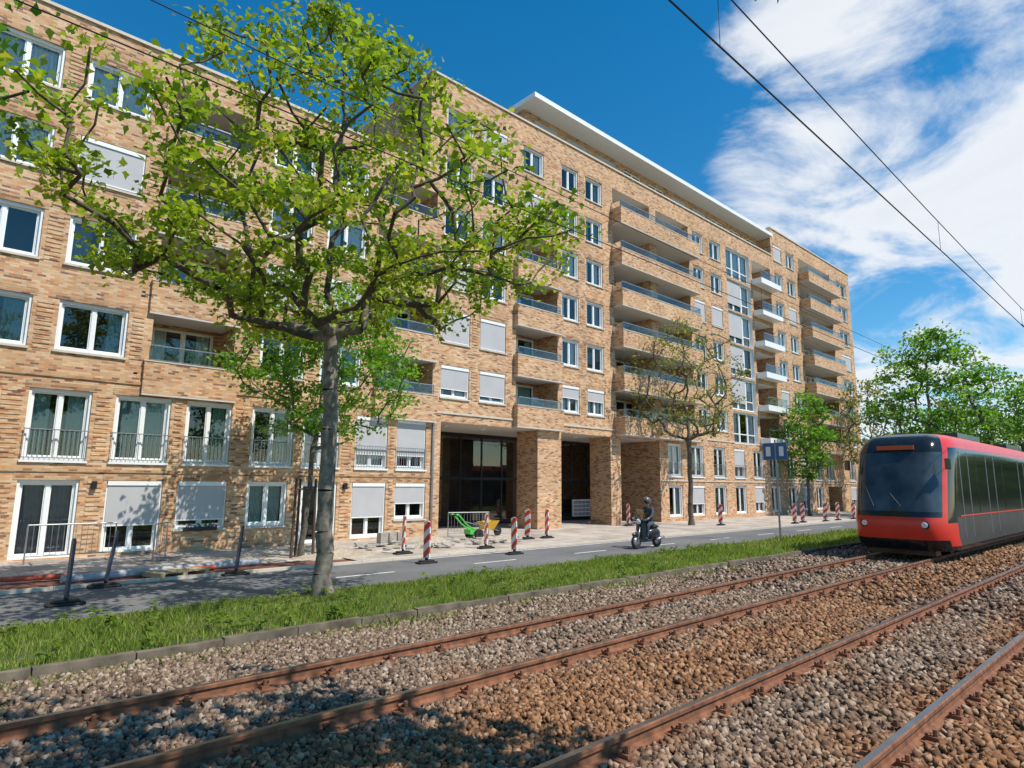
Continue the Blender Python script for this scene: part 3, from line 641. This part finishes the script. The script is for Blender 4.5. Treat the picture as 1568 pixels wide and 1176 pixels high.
tb.poly([(p[0],p[1],p[2]) for p in rings[-1]],dgrey); tb.poly([(60,YC-1.3,.28),(60,YC+1.3,.28),(60,YC+1.2,3.3),(60,YC-1.2,3.3)],dgrey)
tb.poly([(19.5,YC-1.28,.205),(19.5,YC+1.28,.205),(60,YC+1.28,.205),(60,YC-1.28,.205)],blk)
body=tb.obj('body',tram,smooth=False)
bmx=bmesh.new(); bmx.from_mesh(body.data); bmesh.ops.remove_doubles(bmx,verts=bmx.verts,dist=.0005); bmx.to_mesh(body.data); bmx.free()
body.data.polygons.foreach_set('use_smooth',[True]*len(body.data.polygons)); body.data.update()
td=MB()
for s in(-1,1):
    c=(X0+.09,YC+s*.78,.9); td.lathe(c,(-1,0,0),[(0,.12),(.05,.12),(.075,.1),(.08,.01)],blk,20); td.lathe((c[0]-.05,c[1],c[2]),(-1,0,0),[(0,.085),(.045,.075),(.06,.01)],lampm,20)
    td.box(X0+.5,X0+.72,YC+s*1.30-.1*(s<0),YC+s*1.30+.1*(s>0),2.4,2.7,blk)
td.box(X0+.70,X0+.78,YC-.5,YC+.5,2.98,3.1,amber)
td.tube((X0+.08,YC-.2,1.38),(X0+.40,YC+.4,2.1),.012,.01,darkmet,6); td.tube((X0+.05,YC+.5,1.38),(X0+.34,YC+.8,1.95),.012,.01,darkmet,6)
ys=YC-1.306
for x in(19.9,20.9,23.4,24.6,29,30.2,33,34.2,38,39.2): td.box(x-.02,x+.02,ys-.004,ys+.02,.5,2.95,greymet)
for x in(22,26,31.5,32.4): td.box(x-.03,x+.03,ys-.003,ys+.02,1.2,2.9,blk)
td.box(19.4,60,ys-.006,ys+.01,1.1,1.14,red)
for x in(24,32,40): td.box(x-1.6,x+1.6,YC-.8,YC+.8,3.5,3.68,dgrey)
for x in(20.2,26,33,41):
    for s in(-1,1): td.lathe((x,YC+s*.75,.3),(0,1,0),[(-.07,.05),(-.07,.3),(.07,.3),(.07,.05)],darkmet,24)
td.box(X0+.4,X0+.9,YC-.9,YC+.9,.06,.2,blk)
td.obj('fittings',tram,bevel=.006)
tram.location.x+=3.05; tram.scale=(1,1,1.05)
# ------------------------------------------------------------ scooter + rider (heading -X)
sx,sy,sz=19.0,13.6,-.22
sc=empty('motor_scooter',(sx,sy,sz)); sb=MB(); scb=plain('scooter_body',(.03,.03,.035),.25); scg=plain('scooter_silver',(.4,.41,.43),.3,.6); rub=plain('rubber',(.02,.02,.02),.8)
for dx in(-.62,.62):
    c=(sx+dx,sy,sz+.25)
    prof=[(.055*math.cos(t),.2+.05*math.sin(t)) for t in [2*math.pi*i/10 for i in range(11)]]
    sb.lathe(c,(0,1,0),prof,rub,24); sb.lathe(c,(0,1,0),[(-.03,.02),(-.03,.16),(.03,.16),(.03,.02)],scg,16)
def P_(dx,dy,dz): return (sx+dx,sy+dy,sz+dz)
for s in(-1,1): sb.tube(P_(-.62,s*.07,.25),P_(-.45,s*.05,.75),.022,.022,scg)
sb.tube(P_(-.47,0,.6),P_(-.38,0,1.0),.04,.03,scb)
for i in range(5):
    a=(i/5-.5)*.5;b=((i+1)/5-.5)*.5
    sb.poly([P_(-.42+abs(a)*.25,a,.3),P_(-.42+abs(b)*.25,b,.3),P_(-.36+abs(b)*.25,b*.8,.9),P_(-.36+abs(a)*.25,a*.8,.9)],scb)
sb.box(sx-.42,sx+.15,sy-.15,sy+.15,sz+.24,sz+.32,scb)
sb.sphere(P_(.38,0,.5),.3,scb,(1.35,.58,.75)); sb.sphere(P_(.35,0,.74),.28,rub,(1.3,.5,.3)); sb.sphere(P_(-.6,0,.5),.16,scb,(1.5,.5,.5))
sb.tube(P_(-.34,-.34,1.02),P_(-.38,0,.98),.018,.018,scg);sb.tube(P_(-.34,.34,1.02),P_(-.38,0,.98),.018,.018,scg); sb.sphere(P_(-.44,0,.95),.1,lampm,(.8,1,1)); sb.sphere(P_(-.38,0,.97),.13,scb,(.9,1.1,.9))
sb.poly([P_(-.48,-.2,1.02),P_(-.48,.2,1.02),P_(-.36,.17,1.38),P_(-.36,-.17,1.38)],rglass)
for s in(-1,1): sb.tube(P_(-.36,s*.2,1.02),P_(-.36,s*.3,1.2),.007,.007,scb,6); sb.sphere(P_(-.36,s*.31,1.23),.05,scb,(.4,1.2,.8))
sb.tube(P_(.35,-.18,.3),P_(.8,-.18,.36),.05,.06,scg); sb.obj('scooter_parts',sc,smooth=True)
jk=plain('jacket',(.05,.055,.07),.8,noise=.2); jn=plain('trousers',(.06,.07,.10),.85); skin=plain('skin',(.50,.31,.22),.6,noise=.05); hel=plain('helmet_paint',(.12,.12,.13),.2)
def skinned(name,pts,edges,rads,mat,parent,sub=1):
    me=bpy.data.meshes.new(name); me.from_pydata([P_(*p) for p in pts],edges,[]); o=bpy.data.objects.new(name,me); COL.objects.link(o); me.materials.append(mat)
    sk=o.modifiers.new('s','SKIN')
    for i,r in enumerate(rads):
        v=me.skin_vertices[0].data[i]; v.radius=(r,r) if not isinstance(r,tuple) else r
    me.skin_vertices[0].data[0].use_root=True; sk.use_smooth_shade=True
    s=o.modifiers.new('u','SUBSURF'); s.levels=sub; s.render_levels=sub; setp(o,parent); return o
rd=empty('scooter_rider',(sx,sy,sz+.8))
skinned('jacket_body',[(.28,0,.84),(.25,0,1.0),(.2,0,1.18),(.15,0,1.34),(.13,0,1.46),(.14,-.19,1.36),(0,-.27,1.16),(-.24,-.31,1.07),(.14,.19,1.36),(0,.27,1.16),(-.24,.31,1.07)],
 [(0,1),(1,2),(2,3),(3,4),(3,5),(5,6),(6,7),(3,8),(8,9),(9,10)],[(.16,.14),(.15,.13),(.17,.13),(.16,.11),.07,.075,.055,.042,.075,.055,.042],jk,rd)
for s in(-1,1):
    sfx='r' if s<0 else 'l'
    skinned('leg_'+sfx,[(.28,s*.1,.84),(.05,s*.15,.86),(-.14,s*.17,.8),(-.16,s*.17,.58),(-.18,s*.17,.38)],[(0,1),(1,2),(2,3),(3,4)],[.11,.095,.075,.06,.045],jn,rd)
    skinned('shoe_'+sfx,[(-.15,s*.17,.36),(-.2,s*.17,.355),(-.34,s*.18,.345)],[(0,1),(1,2)],[.045,.045,.035],rub,rd)
    skinned('hand_'+sfx,[(-.24,s*.31,1.07),(-.31,s*.315,1.055)],[(0,1)],[.035,.032],skin,rd)
    fm=MB()
    for k,(dy,ln) in enumerate(((-.03,.045),(-.01,.05),(.012,.047),(.032,.038))):
        a=(-.325,s*.315+dy,1.06); b=(-.325-ln*.6,s*.315+dy,1.035); c_=(-.325-ln*.5,s*.315+dy,1.0)
        fm.tube(P_(*a),P_(*b),.0095,.009,skin,6); fm.tube(P_(*b),P_(*c_),.009,.0075,skin,6)
    fm.tube(P_(-.29,s*.28,1.05),P_(-.335,s*.255,1.02),.011,.009,skin,6); fm.obj('fingers_'+sfx,rd,smooth=True)
skinned('neck_and_head',[(.12,0,1.46),(.1,0,1.54),(.07,0,1.62),(.06,0,1.70)],[(0,1),(1,2),(2,3)],[.055,.055,.085,.08],skin,rd,2)
hm=MB(); hm.sphere(P_(.075,0,1.67),.135,hel,(1.08,.95,1.05),14); hm.sphere(P_(.03,0,1.645),.122,blk,(1.08,.85,.62),14); hm.obj('helmet',rd,smooth=True)
# ------------------------------------------------------------ street furniture
bw_,ntb,bb_,ob_=newmat('barrier_stripes'); tcb=N(ntb,'ShaderNodeTexCoord'); spb=N(ntb,'ShaderNodeSeparateXYZ'); L(ntb,tcb.outputs['Object'],spb.inputs[0])
fz=M_(ntb,'FRACT',M_(ntb,'DIVIDE',M_(ntb,'ADD',spb.outputs[2],M_(ntb,'ADD',spb.outputs[1],spb.outputs[0])),.36)); L(ntb,mixc(ntb,M_(ntb,'GREATER_THAN',fz,.5),(.72,.70,.68),(.60,.05,.03)),bb_.inputs['Base Color']); bb_.inputs['Roughness'].default_value=.4
navy=plain('barrier_navy',(.03,.045,.09),.5,noise=.1)
def beacon(x,y,z,kind,lean=0,rot=0):
    b=MB(); e=empty('barrier_post',(x,y,z)); hgt=1.12
    T=Matrix.Rotation(lean,4,'Y')@Matrix.Rotation(rot,4,'Z')
    m=bw_ if kind=='r' else navy
    b.box(-.022,.022,-.12,.12,.14,hgt,m,T)
    pts=[(0,-.12+.24*i/8,hgt+.05*math.sin(math.pi*i/8)) for i in range(9)]
    for sx_ in(-.022,.022): b.poly([tuple(T@Vector((sx_,p[1],p[2]))) for p in pts],m)
    for i in range(8): b.poly([tuple(T@Vector(q)) for q in((-.022,pts[i][1],pts[i][2]),(.022,pts[i][1],pts[i][2]),(.022,pts[i+1][1],pts[i+1][2]),(-.022,pts[i+1][1],pts[i+1][2]))],m)
    b.box(-.03,.03,-.035,.035,.05,.16,rub,T)
    o=b.obj('panel',e); o.location=(x,y,z)
    f=MB()
    f.box(x-.3,x+.3,y-.14,y+.14,z+.002,z+.05,rub); f.box(x-.22,x+.22,y-.1,y+.1,z+.05,z+.09,rub); f.obj('rubber_foot',e,bevel=.02)
for i,(x,y,k,l) in enumerate([(1.95,14.0,'n',.02),(2.85,15.8,'n',.12),(5.55,15.9,'n',.08),(10.9,16.9,'r',.02),(10.4,14.9,'r',0),(14.0,16.6,'r',.02),(13.9,15.05,'r',-.03),(17.6,18.3,'r',0),(18.6,18.2,'r',0),
    (27.6,20.9,'r',0),(32.4,18.2,'r',0),(37.7,16.4,'r',0),(39.3,16.6,'r',0),(41.7,16.2,'r',0),(44,16.3,'r',0),(46.5,16.2,'r',0),(49,16.2,'r',0)]):
    z=-.22 if y<16 else -.165; beacon(x,y,z,k,l,random.uniform(-.3,.3))
ts=MB(); e=empty('traffic_sign',(25.9,12.0,-.2)); sblue=plain('sign_blue',(.03,.12,.30),.4,noise=.05)
ts.tube((25.9,11.9,-.2),(25.9,11.9,3.95),.04,.04,greymet,12)
for y0 in(11.40,11.94): ts.box(25.84,25.858,y0,y0+.46,3.1,3.8,sblue); ts.box(25.859,25.868,y0-.01,y0+.47,3.09,3.81,greymet)
ts.box(25.83,25.838,11.53,11.72,3.25,3.65,white); ts.box(25.83,25.838,12.08,12.28,3.25,3.65,white)
ts.obj('pole_and_panels',e)
def heap(name,cx,cy,z,rx,ry,h,m,seed=1):
    n=26; V=[];Fc=[];rn=np.random.default_rng(seed); ph=rn.uniform(0,6,4)
    for j in range(n):
        for i in range(n):
            u=i/(n-1)*2-1;v=j/(n-1)*2-1;r=math.hypot(u,v); hh=max(0,1-r**1.3)*h*(1+.35*math.sin(u*5+ph[0])*math.sin(v*6+ph[1]))+rn.normal(0,.012)*(r<.9)
            V.append((cx+u*rx,cy+v*ry,z-.02+hh if r<1 else z-.03))
    for j in range(n-1):
        for i in range(n-1): Fc.append((j*n+i,j*n+i+1,(j+1)*n+i+1,(j+1)*n+i))
    npmesh(name,np.array(V),np.array(Fc),m,smooth=True)
heap('sand_heap',13.2,19.0,-.165,1.4,.8,.3,sand,1); heap('sand_heap',9.2,17.8,-.185,1.5,.8,.18,sand,2); heap('sand_heap',16.0,18.3,-.165,1.0,.6,.18,sand,3)
pb=MB(); pc=plain('loose_paver',(.40,.36,.31),.9,noise=.25)
for i in range(85):
    x=random.gauss(13.4,1.8);y=random.uniform(17.6,20); a=random.uniform(0,3.1); z=-.165+random.uniform(0,.08)
    T=Matrix.Translation((x,y,z))@Matrix.Rotation(a,4,'Z')@Matrix.Rotation(random.uniform(-.35,.35),4,'X'); pb.box(-.13,.13,-.13,.13,0,.05,pc,T)
for s_ in range(3):
    for k in range(6): pb.box(11.9+s_*.35,12.2+s_*.35,19.9,20.2,-.16+k*.065,-.1+k*.065,pc)
pb.obj('loose_pavers')
pl=MB(); pw_=plain('pallet_wood',(.5,.38,.23),.85)
T0=Matrix.Translation((4.4,16.5,-.2))@Matrix.Rotation(.25,4,'Z')
for i in range(7): pl.box(-.6,.6,-.4+i*.12,-.31+i*.12,.12,.14,pw_,T0)
for i in(-1,0,1): pl.box(i*.52-.05,i*.52+.05,-.4,.42,.02,.119,pw_,T0)
pl.obj('wooden_pallet')
pp=MB(); pgr=plain('pipe_grey',(.33,.36,.40),.5); por=plain('pipe_red',(.45,.08,.04),.5)
pp.tube((2.2,16.7,-.1),(6.6,17.2,-.1),.09,.09,pgr,14); pp.tube((1.2,17.4,-.1),(5.4,16.9,-.12),.06,.06,por,12); pp.obj('drain_pipes')
gc=MB(); lime=plain('lime_paint',(.10,.55,.08),.4); yel=plain('yellow_paint',(.7,.42,.03),.4)
bx_,by_,bz_=14.9,19.6,-.165
pts=[(0,0,.95),(.15,0,.98),(.35,0,.8),(.55,0,.6),(.8,0,.45),(1.1,0,.35)]
for a,b in zip(pts,pts[1:]):
    gc.tube([bx_+a[0],by_-.08,bz_+a[2]],[bx_+b[0],by_-.08,bz_+b[2]],.03,.03,lime); gc.tube([bx_+a[0],by_+.25,bz_+a[2]],[bx_+b[0],by_+.25,bz_+b[2]],.03,.03,lime)
gc.box(bx_+.75,bx_+1.2,by_-.1,by_+.3,bz_+.2,bz_+.38,lime)
gc.lathe((bx_+1.1,by_-.2,bz_+.2),(0,1,0),[(-.05,.04),(-.05,.2),(.05,.2),(.05,.04)],rub); gc.lathe((bx_+1.1,by_+.4,bz_+.2),(0,1,0),[(-.05,.04),(-.05,.2),(.05,.2),(.05,.04)],rub); gc.tube((bx_,by_-.15,bz_+.95),(bx_,by_+.32,bz_+.95),.03,.03,rub)
gc.obj('paving_cart')
yb_=MB(); x,y,z=17.3,20.4,-.165
yb_.poly([(x-.4,y-.25,z+.6),(x+.4,y-.3,z+.65),(x+.25,y-.15,z+.3),(x-.3,y-.15,z+.3)],yel); yb_.poly([(x-.4,y+.25,z+.6),(x+.4,y+.3,z+.65),(x+.25,y+.15,z+.3),(x-.3,y+.15,z+.3)],yel)
yb_.poly([(x-.3,y-.15,z+.3),(x+.25,y-.15,z+.3),(x+.25,y+.15,z+.3),(x-.3,y+.15,z+.3)],yel); yb_.poly([(x+.25,y-.15,z+.3),(x+.4,y-.3,z+.65),(x+.4,y+.3,z+.65),(x+.25,y+.15,z+.3)],yel); yb_.poly([(x-.3,y-.15,z+.3),(x-.4,y-.25,z+.6),(x-.4,y+.25,z+.6),(x-.3,y+.15,z+.3)],yel)
for s in(-1,1): yb_.tube((x+.55,y+s*.05,z+.2),(x-.95,y+s*.28,z+.6),.02,.02,greymet); yb_.tube((x-.3,y+s*.2,z+.38),(x-.3,y+s*.2,z),.02,.02,greymet)
yb_.lathe((x+.55,y,z+.19),(0,1,0),[(-.04,.03),(-.04,.19),(.04,.19),(.04,.03)],rub); yb_.obj('wheelbarrow')
def fence(x0,y0,L_,rot):
    f=MB(); T=Matrix.Translation((x0,y0,-.18))@Matrix.Rotation(rot,4,'Z')
    def tb_(a,b,r): f.tube(tuple(T@Vector(a)),tuple(T@Vector(b)),r,r,greymet,8)
    tb_((0,0,1),(L_,0,1),.02); tb_((0,0,.2),(L_,0,.2),.02); tb_((0,0,0),(0,0,1),.02); tb_((L_,0,0),(L_,0,1),.02)
    k=int(L_/.13)
    for i in range(1,k): tb_((L_*i/k,0,.2),(L_*i/k,0,1),.007)
    for xx in(.15,L_-.15): tb_((xx,-.3,.02),(xx,.3,.02),.018)
    f.obj('crowd_barrier')
fence(1.9,20.9,2.0,0); fence(15.6,20.9,1.8,-.3); fence(4.6,19.6,.9,1.0)
